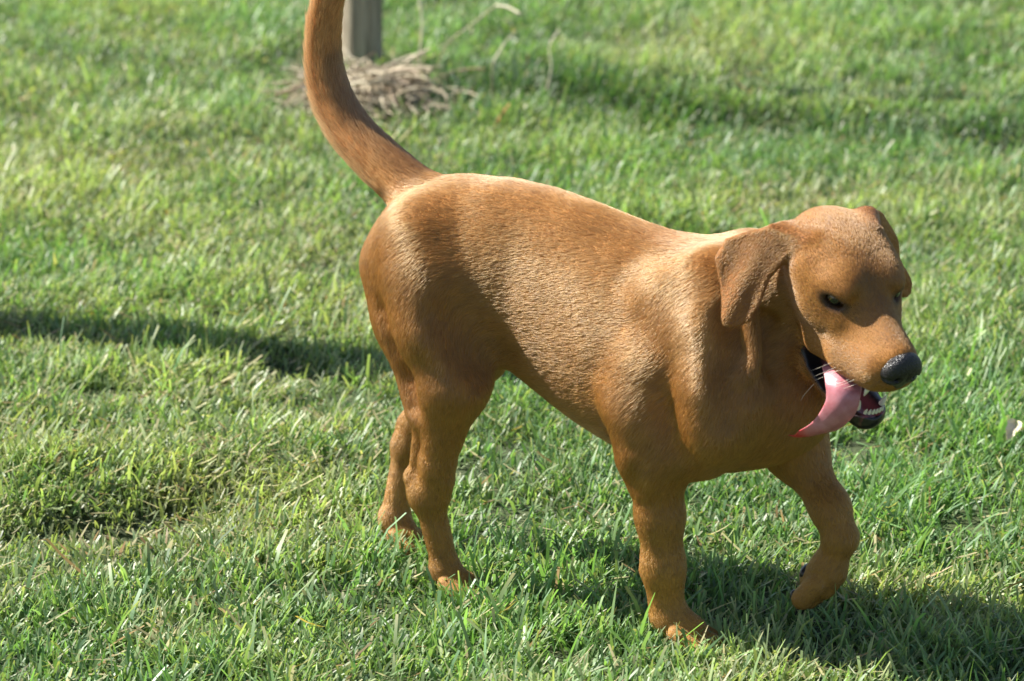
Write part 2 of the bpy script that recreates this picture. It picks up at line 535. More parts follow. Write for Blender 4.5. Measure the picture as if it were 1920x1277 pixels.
F = build_field()
V, Q = F.mesh((-.70, -.22, -.01), (.46, .22, 1.01), .0023)
N, FA = vnormals(V, Q)
col, flow, furl = coat_attributes(F, V)
H = (V - HM) @ HB.T
# bare or differently coloured skin: lips, gums, palate, eye rims, pads
def sstep(a, b, x):
    t = np.clip((x - a) / (b - a), 0, 1)
    return t * t * (3 - 2 * t)
wedge2 = poly2d([(-.044, -.136), (-.015, -.121), (.005, -.116), (.040, -.108), (.070, -.099), (.100, -.080), (.17, -.070), (.17, -.125), (.100, -.136), (.06, -.147), (.020, -.158), (-.020, -.152)])
dm = wedge2(H[:, [0, 2]])
headd = np.full(len(V), 1.0)
nearh = np.linalg.norm(H - np.array([.03, 0, -.12]), axis=1) < .16
headd[nearh] = F.head.eval(V[nearh])
inhead = (headd < .0035) & (np.abs(H[:, 1]) < .08) & (H[:, 0] > -.06) & (H[:, 2] < -.05) & (H[:, 2] > -.20)
blk = np.array([.012, .010, .011]); pink = np.array([.30, .075, .08])
lip = np.where(inhead, 1 - sstep(.0008, .0035, dm), 0)
chin = np.where(inhead & (H[:, 0] > .045), sstep(.045, .075, H[:, 0]) * (1 - sstep(-.137, -.128, H[:, 2])), 0)
inner = np.where(inhead, (1 - sstep(.010, .022, np.abs(H[:, 1]) + .0 * H[:, 0])) * (dm < .026) * (H[:, 0] < .1), 0)
skin = np.maximum(lip, chin)
col = col * (1 - skin[:, None]) + blk * skin[:, None]
inn = inner * ((H[:, 2] < -.10) | (dm < .004)) * (H[:, 2] > -.163)
noseside = H[:, 2] < -.165
inn = inn * (~noseside)
# only surfaces that face into the mouth
up = N @ HZ
into = np.where(H[:, 2] > -.115, -up, up)
inn = inn * (into > -.25)
col = col * (1 - inn[:, None]) + pink * inn[:, None]
bare = np.maximum(skin, inn)
for s in (-1, 1):
    e = hp(*(np.array(EYE[s]) + [.003, s * .002, 0]))
    de = np.linalg.norm(((V - e) @ HB.T) * np.array([.75, .8, 1.25]), axis=1)
    m = 1 - sstep(.0130, .0235, de)
    col = col * (1 - .88 * m[:, None]) + np.array([.03, .014, .008]) * .88 * m[:, None]
    bare = np.maximum(bare, 1 - sstep(.010, .013, de))
# front edge of the tail darkened: its shaded side put into the colour
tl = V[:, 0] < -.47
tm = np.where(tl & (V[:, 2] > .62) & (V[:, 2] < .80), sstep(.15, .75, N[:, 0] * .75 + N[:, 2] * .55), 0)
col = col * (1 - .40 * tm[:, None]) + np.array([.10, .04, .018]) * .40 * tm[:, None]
# paler neck behind the ear, back of thighs; below also painted light and shade
def patch(c, rad, amt, tint):
    global col
    m = (1 - sstep(.3, 1.0, np.linalg.norm((V - np.array(c)) / np.array(rad), axis=1)))[:, None] * amt * (1 - bare[:, None])
    col = col * (1 - m) + np.array(tint) * m
pale = (.62, .36, .12)
patch((.062, -.135, .50), (.045, .06, .11), .55, pale); patch((.062, .135, .50), (.045, .06, .11), .55, pale)
patch((-.30, 0, .655), (.26, .07, .035), .30, (.60, .36, .17))  # topline sheen put into the coat colour
patch((.0, 0, .60), (.14, .08, .035), .35, (.60, .36, .17))  # same painted sheen over the withers
patch((-.18, 0, .28), (.16, .16, .07), .35, pale)
patch((-.54, 0, .44), (.05, .12, .12), .45, (.58, .27, .075))
patch((-.05, -.09, .12), (.028, .05, .12), .6, (.60, .32, .10))  # sunlit rear edge of the near foreleg, put into the colour
patch((-.60, .07, .12), (.05, .06, .14), .5, (.60, .34, .13))  # sunlight on the far hind leg, put into the colour
patch(hp(.085, 0, -.01), (.03, .03, .025), .35, (.12, .05, .015))  # shade on the muzzle by the nose, put into the colour
patch(hp(.0, 0, .03), (.06, .03, .05), .25, (.16, .065, .015))  # painted shade between the eyes
tf_ = (sstep(.1, .8, -N[:, 0]) * tl * (V[:, 2] > .60) * .7)[:, None]  # backlit rear fringe of the tail, brightened in the colour
col = col * (1 - tf_) + np.array([.78, .50, .24]) * tf_
nz = vnoise(V * np.array([.6, 1, 1]), 20, 3)[:, None] * .10 + vnoise(V * np.array([.5, 1, 1]), 60, 5)[:, None] * .07
col = np.clip(col * (1 + nz), .004, 1)

bm_, nt, bs = mat('skin_and_undercoat')
at = nt.nodes.new('ShaderNodeAttribute'); at.attribute_name = 'coat'
nt.links.new(at.outputs['Color'], bs.inputs['Base Color'])
at2 = nt.nodes.new('ShaderNodeAttribute'); at2.attribute_name = 'bare'
mr = nt.nodes.new('ShaderNodeMapRange'); mr.inputs['To Min'].default_value = .75; mr.inputs['To Max'].default_value = .28
nt.links.new(at2.outputs['Fac'], mr.inputs['Value']); nt.links.new(mr.outputs[0], bs.inputs['Roughness'])
bs.inputs['Sheen Weight'].default_value = .0
me = np_mesh('body', V, Q)
point_color(me, 'coat', col)
a = me.attributes.new('bare', 'FLOAT', 'POINT'); a.data.foreach_set('value', bare.astype(np.float32))
me.materials.append(bm_)
body = link(bpy.data.objects.new('body', me), DOG)

# ---- fur: short hair combed along the growth direction
NH = 560000
nofur = bare.copy()
for s in (-1, 1):
    nofur = np.maximum(nofur, 1 - sstep(.012, .018, np.linalg.norm(((V - hp(*(np.array(EYE[s]) + [.003, s * .002, 0]))) @ HB.T) * np.array([.7, .8, 1.2]), axis=1)))
dens = FA * (1 - nofur[Q[:, 0]]) * (1 + .8 * (H[Q[:, 0], 0] > -.16) * (np.abs(H[Q[:, 0], 1]) < .14) * (H[Q[:, 0], 2] > -.19))
cs = np.cumsum(dens); cs /= cs[-1]
fi = np.searchsorted(cs, RNG.random(NH))
u, v = RNG.random(NH), RNG.random(NH)
w4 = np.stack([(1 - u) * (1 - v), u * (1 - v), u * v, (1 - u) * v], 1)
def samp(A): return sum((w4[:, i:i + 1] if A.ndim > 1 else w4[:, i]) * A[Q[fi, i]] for i in range(4))
P0 = samp(V); Nn = samp(N); Fl = samp(flow); C0 = samp(col); L0 = samp(furl)
Nn /= np.linalg.norm(Nn, axis=1, keepdims=True)
swirl = np.stack([vnoise(P0, 14, 21), vnoise(P0, 14, 22), vnoise(P0, 14, 23)], 1) * .22
swirl += np.stack([vnoise(P0, 70, 31), vnoise(P0, 70, 32), vnoise(P0, 70, 33)], 1) * .07
T = Fl + swirl + RNG.normal(0, .08, (NH, 3))
T -= (T * Nn).sum(1, keepdims=True) * Nn
T /= np.maximum(np.linalg.norm(T, axis=1, keepdims=True), 1e-6)
L = (.0022 + .0120 * L0) * RNG.uniform(.7, 1.15, NH)
backtail = (P0[:, 0] < -.53) & (P0[:, 2] > .60) & (Nn[:, 0] < -.2)
L = np.where(backtail, L * 1.9, L)
lift = R(15) + R(14) * RNG.random(NH) + R(4) * vnoise(P0, 40, 9)
lift = lift * np.where(L0 < .36, .6, 1.0)
d0 = T * np.cos(lift)[:, None] + Nn * np.sin(lift)[:, None]
d1 = T * np.cos(lift * .35)[:, None] + Nn * np.sin(lift * .35)[:, None]
K = 4
pts = np.empty((NH, K, 3), np.float32)
pts[:, 0] = P0 - Nn * .0008
pts[:, 1] = P0 + d0 * (L * .33)[:, None]
pts[:, 2] = pts[:, 1] + d1 * (L * .34)[:, None]
pts[:, 3] = pts[:, 2] + (d1 - Nn * .10) * (L * .33)[:, None]
hcv = bpy.data.hair_curves.new('fur')
hcv.add_curves([K] * NH)
hcv.attributes['position'].data.foreach_set('vector', pts.ravel())
rad = np.tile(np.array([.00018, .00017, .00012, .00004], np.float32), NH)
ra = hcv.attributes.get('radius') or hcv.attributes.new('radius', 'FLOAT', 'POINT')
ra.data.foreach_set('value', rad)
hue = RNG.normal(0, .21, NH) + vnoise(P0 * np.array([.5, 1.6, 1.6]), 150, 41) * .20
C1 = np.clip(C0 * (1 + hue[:, None] * np.array([.9, 1.1, 1.3])), .004, .9)
ca = hcv.attributes.new('coat', 'FLOAT_COLOR', 'CURVE')
c4 = np.ones((NH, 4), np.float32); c4[:, :3] = C1
ca.data.foreach_set('color', c4.ravel())
fm = bpy.data.materials.new('fur'); fm.use_nodes = True
nt = fm.node_tree; bs = nt.nodes['Principled BSDF']
hb = nt.nodes.new('ShaderNodeBsdfHairPrincipled'); hb.model = 'CHIANG'
hb.parametrization = 'COLOR'
hb.inputs['Roughness'].default_value = .40
hb.inputs['Radial Roughness'].default_value = .65
hb.inputs['Random Roughness'].default_value = .2
at = nt.nodes.new('ShaderNodeAttribute'); at.attribute_name = 'coat'
nt.links.new(at.outputs['Color'], hb.inputs['Color']); nt.links.new(at.outputs['Color'], bs.inputs['Base Color'])
bs.inputs['Roughness'].default_value = .40; bs.inputs['Specular IOR Level'].default_value = .85
msx = nt.nodes.new('ShaderNodeMixShader'); msx.inputs[0].default_value = .66
nt.links.new(hb.outputs[0], msx.inputs[1]); nt.links.new(bs.outputs[0], msx.inputs[2])
nt.links.new(msx.outputs[0], nt.nodes['Material Output'].inputs['Surface'])
hcv.materials.append(fm)
fur = link(bpy.data.objects.new('fur', hcv), DOG)

# ---- eyes
em, nt, bs = mat('eyeball')
tc = nt.nodes.new('ShaderNodeTexCoord')
sx = nt.nodes.new('ShaderNodeSeparateXYZ'); nt.links.new(tc.outputs['Object'], sx.inputs[0])
cr = nt.nodes.new('ShaderNodeValToRGB')
cr.color_ramp.interpolation = 'LINEAR'
els = cr.color_ramp.elements
els[0].position = 0; els[0].color = (.10, .07, .05, 1)
els[1].position = .70; els[1].color = (.012, .008, .006, 1)
for pos, c in ((.66, (.10, .07, .05, 1)), (.74, (.10, .050, .014, 1)), (.84, (.15, .075, .020, 1)), (.885, (.06, .03, .008, 1)), (.895, (.004, .004, .004, 1))):
    e = els.new(pos); e.color = c
mr = nt.nodes.new('ShaderNodeMath'); mr.operation = 'DIVIDE'; mr.inputs[1].default_value = .0132
nt.links.new(sx.outputs['Z'], mr.inputs[0]); nt.links.new(mr.outputs[0], cr.inputs[0]); nt.links.new(cr.outputs[0], bs.inputs['Base Color'])
bs.inputs['Roughness'].default_value = .06
bs.inputs['Coat Weight'].default_value = .5
import bmesh
for s in (-1, 1):
    b = bmesh.new(); bmesh.ops.create_uvsphere(b, u_segments=40, v_segments=28, radius=.0132)
    for q in b.verts:
        if q.co.z > .0092: q.co.z += (q.co.z - .0092) * .35      # cornea bulge
    for q in b.faces: q.smooth = True
    m = bpy.data.meshes.new('eye'); b.to_mesh(m); b.free(); m.materials.append(em)
    o = link(bpy.data.objects.new('eye', m), DOG)
    o.location = hp(*(np.array(EYE[s]) + [-.0055, -s * .0050, 0]))
    d = Vector(hv(.80, s * .58, -.12))
    o.rotation_euler = d.to_track_quat('Z', 'Y').to_euler()

# ---- nose
NF = Field()
def nhe(c, r, k=.006, op='u'): NF.ell(c, r, k=k, op=op)
nhe((0, 0, 0), (.017, .0245, .0205), k=.0)
nhe((.004, 0, .006), (.013, .021, .013), k=.008)
for s in (-1, 1):
    nhe((.006, s * .013, -.001), (.011, .0125, .014), k=.006)
    nhe((-.004, s * .019, -.006), (.012, .0085, .010), k=.006)
nhe((.002, 0, -.016), (.008, .008, .012), k=.008)
for s in (-1, 1):
    NF.cone((.024, s * .0125, -.003), (.004, s * .0125, -.003), .0048, .003, k=.003, op='s')
    NF.cone((.016, s * .0165, -.006), (.004, s * .0265, -.008), .0026, .0016, k=.003, op='s')
NF.cone((.020, 0, .004), (.016, 0, -.024), .0009, .0009, k=.003, op='s')
nV, nQ = NF.mesh((-.025, -.034, -.034), (.030, .034, .03), .0009)
nV = nV * np.array([1.08, 1.06, 1.30])
nV = (nV @ HB) + hp(.120, .001, -.025)
nme = np_mesh('nose', nV, nQ)
nm, nt, bs = mat('nose_leather')
bs.inputs['Base Color'].default_value = (.010, .009, .010, 1); bs.inputs['Roughness'].default_value = .33
vo = nt.nodes.new('ShaderNodeTexVoronoi'); vo.inputs['Scale'].default_value = 520
tc = nt.nodes.new('ShaderNodeTexCoord'); nt.links.new(tc.outputs['Object'], vo.inputs['Vector'])
bp = nt.nodes.new('ShaderNodeBump'); bp.inputs['Strength'].default_value = .9; bp.inputs['Distance'].default_value = .0012
nt.links.new(vo.outputs['Distance'], bp.inputs['Height']); nt.links.new(bp.outputs[0], bs.inputs['Normal'])
nme.materials.append(nm)
link(bpy.data.objects.new('nose', nme), DOG)

# ---- tongue: a cupped ribbon hanging over the near lower lip
# head-frame centre line, half width, "across" direction
tc_pts = [(-.010, .0, -.140), (.010, -.012, -.126), (.030, -.024, -.106), (.054, -.036, -.095), (.078, -.048, -.099), (.092, -.055, -.124), (.084, -.062, -.166), (.062, -.070, -.202), (.042, -.076, -.222)]
tc_w = [.020, .024, .026, .0255, .0240, .0220, .0180, .0145, .0115]
tc_ac = [(0, 1, 0), (.25, .95, 0), (.5, .8, .05), (.6, .75, .1), (.6, .75, .15), (.6, .75, .25), (.6, .65, .5), (.6, .55, .6), (.6, .55, .6)]
nS, nC = 70, 22
cl = catmull([hp(*q) for q in tc_pts], nS)
wd = catmull(np.array(tc_w)[:, None] * np.ones((1, 3)), nS)[:, 0]
ac = catmull([nrm(hv(*q)) for q in tc_ac], nS)
tv = []
for i in range(nS):
    tg = nrm(cl[min(i + 1, nS - 1)] - cl[max(i - 1, 0)])
    s_ = ac[i] - (ac[i] @ tg) * tg; s_ = nrm(s_)
    up_ = np.cross(s_, tg)
    ring = []
    t = i / (nS - 1)
    for j in range(nC):
        a_ = 2 * math.pi * j / nC
        x = math.cos(a_); y = math.sin(a_)
        thick = (.0042 - .0016 * t) * (1 if t < .97 else .6)
        x2 = math.copysign(abs(x) ** .8, x)
        # top is grooved down the middle, edges curl
        groove = -.0035 * math.exp(-(x2 / .22) ** 2) * (1 - t * .5) if y > 0 else -.001
        curl = .42 * wd[i] * (math.sqrt(x2 * x2 + .02) - .14) * math.sin(min(1, t * 1.6 + .2) * 1.57)
        ring.append(cl[i] + s_ * (x2 * wd[i]) + up_ * (y * thick + groove * y + curl))
    tv.append(ring)
tv = np.array(tv).reshape(-1, 3)
tq = [(i * nC + j, i * nC + (j + 1) % nC, (i + 1) * nC + (j + 1) % nC, (i + 1) * nC + j) for i in range(nS - 1) for j in range(nC)]
c0 = len(tv); tv = np.vstack([tv, cl[:1], cl[-1:]])
tt = [(c0, (j + 1) % nC, j) for j in range(nC)] + [(c0 + 1, (nS - 1) * nC + j, (nS - 1) * nC + (j + 1) % nC) for j in range(nC)]
tme = np_mesh('tongue', tv, tq, tt)
tcol = np.zeros((len(tv), 3)); tcol[:nS * nC, 0] = np.repeat(np.clip((np.linspace(0, 1, nS) - .82) / .08, 0, 1), nC); tcol[-1, 0] = 1
point_color(tme, 'redness', tcol)
tm_, nt, bs = mat('tongue')
bs.inputs['Roughness'].default_value = .34
bs.inputs['Subsurface Weight'].default_value = .35
bs.inputs['Subsurface Radius'].default_value = (1, .3, .25)
bs.inputs['Subsurface Scale'].default_value = .006
tcn = nt.nodes.new('ShaderNodeTexCoord')
no = nt.nodes.new('ShaderNodeTexNoise'); no.inputs['Scale'].default_value = 60; no.inputs['Detail'].default_value = 3
nt.links.new(tcn.outputs['Object'], no.inputs['Vector'])
cr = nt.nodes.new('ShaderNodeValToRGB'); cr.color_ramp.elements[0].position = .35; cr.color_ramp.elements[1].position = .7
cr.color_ramp.elements[0].color = (.42, .14, .16, 1); cr.color_ramp.elements[1].color = (.52, .22, .25, 1)
nt.links.new(no.outputs[0], cr.inputs[0])
rat = nt.nodes.new('ShaderNodeAttribute'); rat.attribute_name = 'redness'
rsx = nt.nodes.new('ShaderNodeSeparateColor'); nt.links.new(rat.outputs['Color'], rsx.inputs[0])
rmx = nt.nodes.new('ShaderNodeMix'); rmx.data_type = 'RGBA'; nt.links.new(rsx.outputs[0], rmx.inputs[0]); nt.links.new(cr.outputs[0], rmx.inputs[6]); rmx.inputs[7].default_value = (.55, .04, .04, 1)
nt.links.new(rmx.outputs[2], bs.inputs['Base Color'])
no2 = nt.nodes.new('ShaderNodeTexVoronoi'); no2.inputs['Scale'].default_value = 900
nt.links.new(tcn.outputs['Object'], no2.inputs['Vector'])
bp = nt.nodes.new('ShaderNodeBump'); bp.inputs['Strength'].default_value = .35; bp.inputs['Distance'].default_value = .0005
nt.links.new(no2.outputs['Distance'], bp.inputs['Height']); nt.links.new(bp.outputs[0], bs.inputs['Normal'])
tme.materials.append(tm_)
link(bpy.data.objects.new('tongue', tme), DOG)

# ---- teeth
tem, nt, bs = mat('tooth'); bs.inputs['Base Color'].default_value = (.72, .68, .58, 1); bs.inputs['Roughness'].default_value = .25
def tooth(base, tip, r):
    base = np.asarray(base, float); tip = np.asarray(tip, float)
    cl_ = catmull([base, (base + tip) / 2 + (tip - base) * .04, tip], 7)
    tg = nrm(tip - base); a_ = nrm(np.cross(tg, [.3, .5, .8])); b_ = np.cross(tg, a_)
    vs = []; 
    for i, c in enumerate(cl_):
        rr = r * (1 - (i / 6.2) ** 1.6)
        vs += [c + (a_ * math.cos(q * math.pi / 4) + b_ * math.sin(q * math.pi / 4)) * rr for q in range(8)]
    qs = [(i * 8 + j, i * 8 + (j + 1) % 8, (i + 1) * 8 + (j + 1) % 8, (i + 1) * 8 + j) for i in range(6) for j in range(8)]
    vs.append(cl_[-1]); ts = [(len(vs) - 1, 48 + j, 48 + (j + 1) % 8) for j in range(8)]
    m = np_mesh('tooth', vs, qs, ts); m.materials.append(tem)
    link(bpy.data.objects.new('tooth', m), DOG)
for s in (-1, 1):
    tooth(hp(.084, s * .0185, -.137), hp(.087, s * .021, -.117), .0042)       # lower canines
    tooth(hp(.094, s * .0205, -.086), hp(.092, s * .0215, -.104), .0038)      # upper canines
for i in range(6):
    y = (i - 2.5) * .0052
    tooth(hp(.0985 - y * y * 18, y, -.136), hp(.1005 - y * y * 18, y, -.1255), .0026)
for s in (-1,):
    for i in range(4):
        tooth(hp(.064 - i * .017, s * .0215, -.139 + i * .0), hp(.064 - i * .017, s * .0225, -.131), .0032)

# ---- whiskers
wm, nt, bs = mat('whisker'); bs.inputs['Base Color'].default_value = (.75, .68, .55, 1); bs.inputs['Roughness'].default_value = .35
def tube(name, pts, r0, r1, m, parent=None, n=6, k=12):
    cl_ = catmull(pts, k)
    vs = []
    for i in range(k):
        tg = nrm(cl_[min(i + 1, k - 1)] - cl_[max(i - 1, 0)])
        a_ = nrm(np.cross(tg, [.31, .52, .79])); b_ = np.cross(tg, a_)
        rr = r0 + (r1 - r0) * i / (k - 1)
        vs += [cl_[i] + (a_ * math.cos(2 * q * math.pi / n) + b_ * math.sin(2 * q * math.pi / n)) * rr for q in range(n)]
    qs = [(i * n + j, i * n + (j + 1) % n, (i + 1) * n + (j + 1) % n, (i + 1) * n + j) for i in range(k - 1) for j in range(n)]
    vs += [cl_[0], cl_[-1]]
    ts = [(len(vs) - 2, (j + 1) % n, j) for j in range(n)] + [(len(vs) - 1, (k - 1) * n + j, (k - 1) * n + (j + 1) % n) for j in range(n)]
    me_ = np_mesh(name, vs, qs, ts); me_.materials.append(m)
    return link(bpy.data.objects.new(name, me_), parent)
rr = random.Random(5)
for s in (-1, 1):
    for i in range(7):
        x = .045 + .008 * i + rr.uniform(-.003, .003); z = -.075 + rr.uniform(-.012, .012) + .001 * i
        y = .040 - .0016 * i
        ln = rr.uniform(.030, .050)
        tube('whisker', [hp(x, s * y, z), hp(x - .006, s * (y + ln * .4), z - ln * .35), hp(x - .022, s * (y + ln * .6), z - ln * .9)], .00024, .0001, wm, DOG)
    for i in range(3):
        x = -.075 + i * .006
        tube('whisker', [hp(x, s * .070, -.095 - i * .004), hp(x - .02, s * .085, -.115 - i * .01), hp(x - .05 + i * .01, s * .095, -.145 - i * .008)], .00024, .0001, wm, DOG)
tube('whisker', [hp(.0, -.035, -.165), hp(.0, -.05, -.195), hp(.005, -.055, -.235)], .0004, .00015, wm, DOG)

# ---- claws and pads
cm_, nt, bs = mat('claw'); bs.inputs['Base Color'].default_value = (.02, .016, .014, 1); bs.inputs['Roughness'].default_value = .35
def claw(a_, b_):
    a_ = np.array(a_, float); b_ = np.array(b_, float)
    tube('claw', [a_, (a_ + b_) / 2 + [0, 0, .002], b_], .0042, .0012, cm_, DOG, 8, 6)
for t in range(4):
    ex = .006 if t in (1, 2) else 0
    claw((-.344 + ex, -.103 + t * .0175, .018), (-.331 + ex, -.103 + t * .0175, .006))
    claw((-.540, .038 + t * .0165, .016), (-.528, .038 + t * .0165, .004))
    claw((.067 + ex, -.111 + t * .0195, .020), (.083 + ex, -.112 + t * .0195, .006))
    claw((.148, .025 + t * .0195, .063 - (.005 if t in (1, 2) else 0)), (.141, .024 + t * .020, .047 - (.005 if t in (1, 2) else 0)))
pf_ = Field()
pf_.ell((.145, .055, .106), (.010, .022, .012), k=.0)
for t in range(4):
    tf = Field(); cc = np.array([.138, .025 + t * .0195, .077 - (.005 if t in (1, 2) else 0)])
    tf.ell(cc, (.0065, .0085, .0085), k=.0)
    tV, tQ = tf.mesh(cc - .014, cc + .014, .0015)
    tm2 = np_mesh('toe_pad', tV, tQ); tm2.materials.append(cm_)
    link(bpy.data.objects.new('toe_pad', tm2), DOG)
pV, pQ = pf_.mesh((.12, .02, .07), (.17, .09, .13), .002)
pm = np_mesh('paw_pad', pV, pQ); pm.materials.append(cm_)
link(bpy.data.objects.new('paw_pad', pm), DOG)

#@@GRASS
# ------------------------------------------------------------------ the lawn
def ground_h(x, y):
    P = np.stack([x, y, np.zeros_like(x)], 1)
    z = vnoise(P, 1.1, 61) * .022 + vnoise(P, 3.3, 62) * .010 + vnoise(P, 9, 63) * .004
    near = np.exp(-(((x - .1) / .9) ** 2 + ((y - 4.95) / .55) ** 2) ** 1.5)
    z = z * (1 - near) + .006 * near
    z -= .045 * np.exp(-(((x + .64) / .13) ** 2 + ((y - 5.20) / .07) ** 2))        # hollow in the turf
    z -= .030 * np.exp(-(((x + .90) / .2) ** 2 + ((y - 5.12) / .08) ** 2))
    z += .020 * np.exp(-(((x + .55) / .35) ** 2 + ((y - 5.42) / .12) ** 2))
    ln = y - (8.34 - .31 * (x - .19))
    z += (.030 * np.exp(-((ln - .16) / .14) ** 2) - .022 * np.exp(-((ln + .02) / .10) ** 2)) * (x > -.2)   # shallow wheel rut
    z += .075 * np.exp(-(((x + .36) / .20) ** 2 + ((y - 8.34) / .20) ** 2))           # soil heaped against the post
    return z

xs = np.concatenate([-np.geomspace(400, 3.2, 26), np.linspace(-3.1, 3.1, 190), np.geomspace(3.2, 400, 26)])
ys = np.concatenate([-np.geomspace(200, .5, 14), np.linspace(0, 3.4, 12), np.linspace(3.5, 11, 240), np.geomspace(11.2, 800, 34)])
GX, GY = np.meshgrid(xs, ys, indexing='ij')
gz = ground_h(GX.ravel(), GY.ravel())
gv = np.stack([GX.ravel(), GY.ravel(), gz], 1)
nx, ny = len(xs), len(ys)
ii, jj = np.meshgrid(np.arange(nx - 1), np.arange(ny - 1), indexing='ij')
a0 = (ii * ny + jj).ravel()
gq = np.stack([a0, a0 + ny, a0 + ny + 1, a0 + 1], 1)
gme = np_mesh('ground', gv, gq)
gm, nt, bs = mat('turf_soil')
tcn = nt.nodes.new('ShaderNodeNewGeometry')
n1 = nt.nodes.new('ShaderNodeTexNoise'); n1.inputs['Scale'].default_value = 9; n1.inputs['Detail'].default_value = 8
n2 = nt.nodes.new('ShaderNodeTexNoise'); n2.inputs['Scale'].default_value = 120; n2.inputs['Detail'].default_value = 4
for n_ in (n1, n2): nt.links.new(tcn.outputs['Position'], n_.inputs['Vector'])
mx = nt.nodes.new('ShaderNodeMath'); mx.operation = 'ADD'; nt.links.new(n1.outputs[0], mx.inputs[0]); nt.links.new(n2.outputs[0], mx.inputs[1])
mh = nt.nodes.new('ShaderNodeMath'); mh.operation = 'MULTIPLY'; mh.inputs[1].default_value = .5; nt.links.new(mx.outputs[0], mh.inputs[0])
cr = nt.nodes.new('ShaderNodeValToRGB'); cr.color_ramp.elements[0].position = .35; cr.color_ramp.elements[1].position = .65
cr.color_ramp.elements[0].color = (.022, .032, .010, 1); cr.color_ramp.elements[1].color = (.060, .085, .024, 1)
nt.links.new(mh.outputs[0], cr.inputs[0]); nt.links.new(cr.outputs[0], bs.inputs['Base Color']); bs.inputs['Roughness'].default_value = .95
bp = nt.nodes.new('ShaderNodeBump'); bp.inputs['Strength'].default_value = .6; bp.inputs['Distance'].default_value = .01
nt.links.new(n2.outputs[0], bp.inputs['Height']); nt.links.new(bp.outputs[0], bs.inputs['Normal'])
gme.materials.append(gm)
tag(link(bpy.data.objects.new('ground', gme)), kind='structure')

# paw prints in scene coordinates: no blade grows through a paw
c_, s_ = math.cos(R(-32)), math.sin(R(-32))
def dog_xy(x, y): return (.28030597 + x * c_ - y * s_, 4.71223055 + x * s_ + y * c_)
paws = [dog_xy(-.385, -.076), dog_xy(-.358, -.076), dog_xy(.02, -.083), dog_xy(.05, -.083), dog_xy(-.58, .060), dog_xy(-.555, .060), dog_xy(-.005, -.085)]

def scatter(n, x0, x1, y0, y1, cone=True):
    x = RNG.uniform(x0, x1, n); y = RNG.uniform(y0, y1, n)
    return x, y
def in_view(x, y, m=.12): return (np.abs(x) < .1535 * (y + .2) + m) & (y > 4.35) & (y < 10.3)

parts = []
X0, Y0 = [], []
for dens_, y0, y1, xm in ((24000, 4.3, 6.3, 1.3), (19000, 6.3, 8.2, 1.6), (14000, 8.2, 10.6, 2.0)):
    n = int(dens_ * (y1 - y0) * 2 * xm)
    x, y = scatter(n, -xm, xm, y0, y1)
    k = in_view(x, y)
    X0.append(x[k]); Y0.append(y[k])
n = int(5500 * 6.6 * 7.4)
x, y = scatter(n, -3.3, 3.3, 3.2, 10.6)
k = ~in_view(x, y)
X0.append(x[k]); Y0.append(y[k])
gx = np.concatenate(X0); gy = np.concatenate(Y0)
P2 = np.stack([gx, gy, np.zeros_like(gx)], 1)
keep = np.ones(len(gx), bool)
for px, py in paws: keep &= (gx - px) ** 2 + (gy - py) ** 2 > .017 ** 2
heap = np.exp(-(((gx + .36) / .20) ** 2 + ((gy - 8.34) / .20) ** 2))
keep &= RNG.random(len(gx)) > heap * 1.5
hol = np.exp(-(((gx + .64) / .09) ** 2 + ((gy - 5.20) / .045) ** 2))
keep &= RNG.random(len(gx)) > hol * 1.1
thin = vnoise(P2, 7, 71) + .5 * vnoise(P2, 17, 72)
keep &= (RNG.random(len(gx)) < .90 + .75 * thin)
gx, gy, P2 = gx[keep], gy[keep], P2[keep]
NB = len(gx)
gz = ground_h(gx, gy)
tuft = vnoise(P2, 5, 73) + .6 * vnoise(P2, 14, 74)
dry = 1.2 * vnoise(P2, 1.9, 75) + .7 * vnoise(P2, 6, 76)
ln_ = .036 + .020 * RNG.random(NB) ** 1.5 + .020 * np.clip(tuft, -.9, 1.2)
long_ = RNG.random(NB) < .045
ln_ = np.where(long_, ln_ * RNG.uniform(1.25, 1.9, NB), ln_)
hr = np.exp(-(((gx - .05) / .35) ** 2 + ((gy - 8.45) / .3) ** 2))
ln_ *= 1 + .9 * hr
wd_ = RNG.uniform(.0011, .0030, NB); wd_ = np.where(long_, wd_ * 1.25, wd_)
kind = RNG.random(NB)
clip_ = kind < .035 + .05 * np.clip(dry, 0, 1)       # pale dry clippings lying on the turf
lean_dir = vnoise(P2, 3, 77) * 2.4 + .6
az = np.where(RNG.random(NB) < .22, lean_dir + RNG.normal(0, .8, NB), RNG.uniform(0, 2 * np.pi, NB))
lean = np.abs(RNG.normal(.42, .42, NB)) + .06; lean = np.minimum(lean, 1.35)
lean = np.where(clip_, RNG.uniform(1.15, 1.5, NB), lean)
curve = RNG.uniform(.1, .75, NB); curve = np.where(clip_, RNG.uniform(-.3, .15, NB), curve)
base_z = gz + np.where(clip_, RNG.uniform(.008, .024, NB), -.003)
dirx, diry = np.cos(az), np.sin(az)
tw = az + np.pi / 2 + RNG.normal(0, .6, NB)
wx, wy = np.cos(tw), np.sin(tw)
wz = np.where(clip_, 0, 0)
K = 4
lv = np.empty((NB, K, 2, 3), np.float32)
px_, py_, pz_ = gx.copy(), gy.copy(), base_z.copy()
prof = [1.0, 1.05, .80, .22]
blunt = RNG.random(NB) < .45
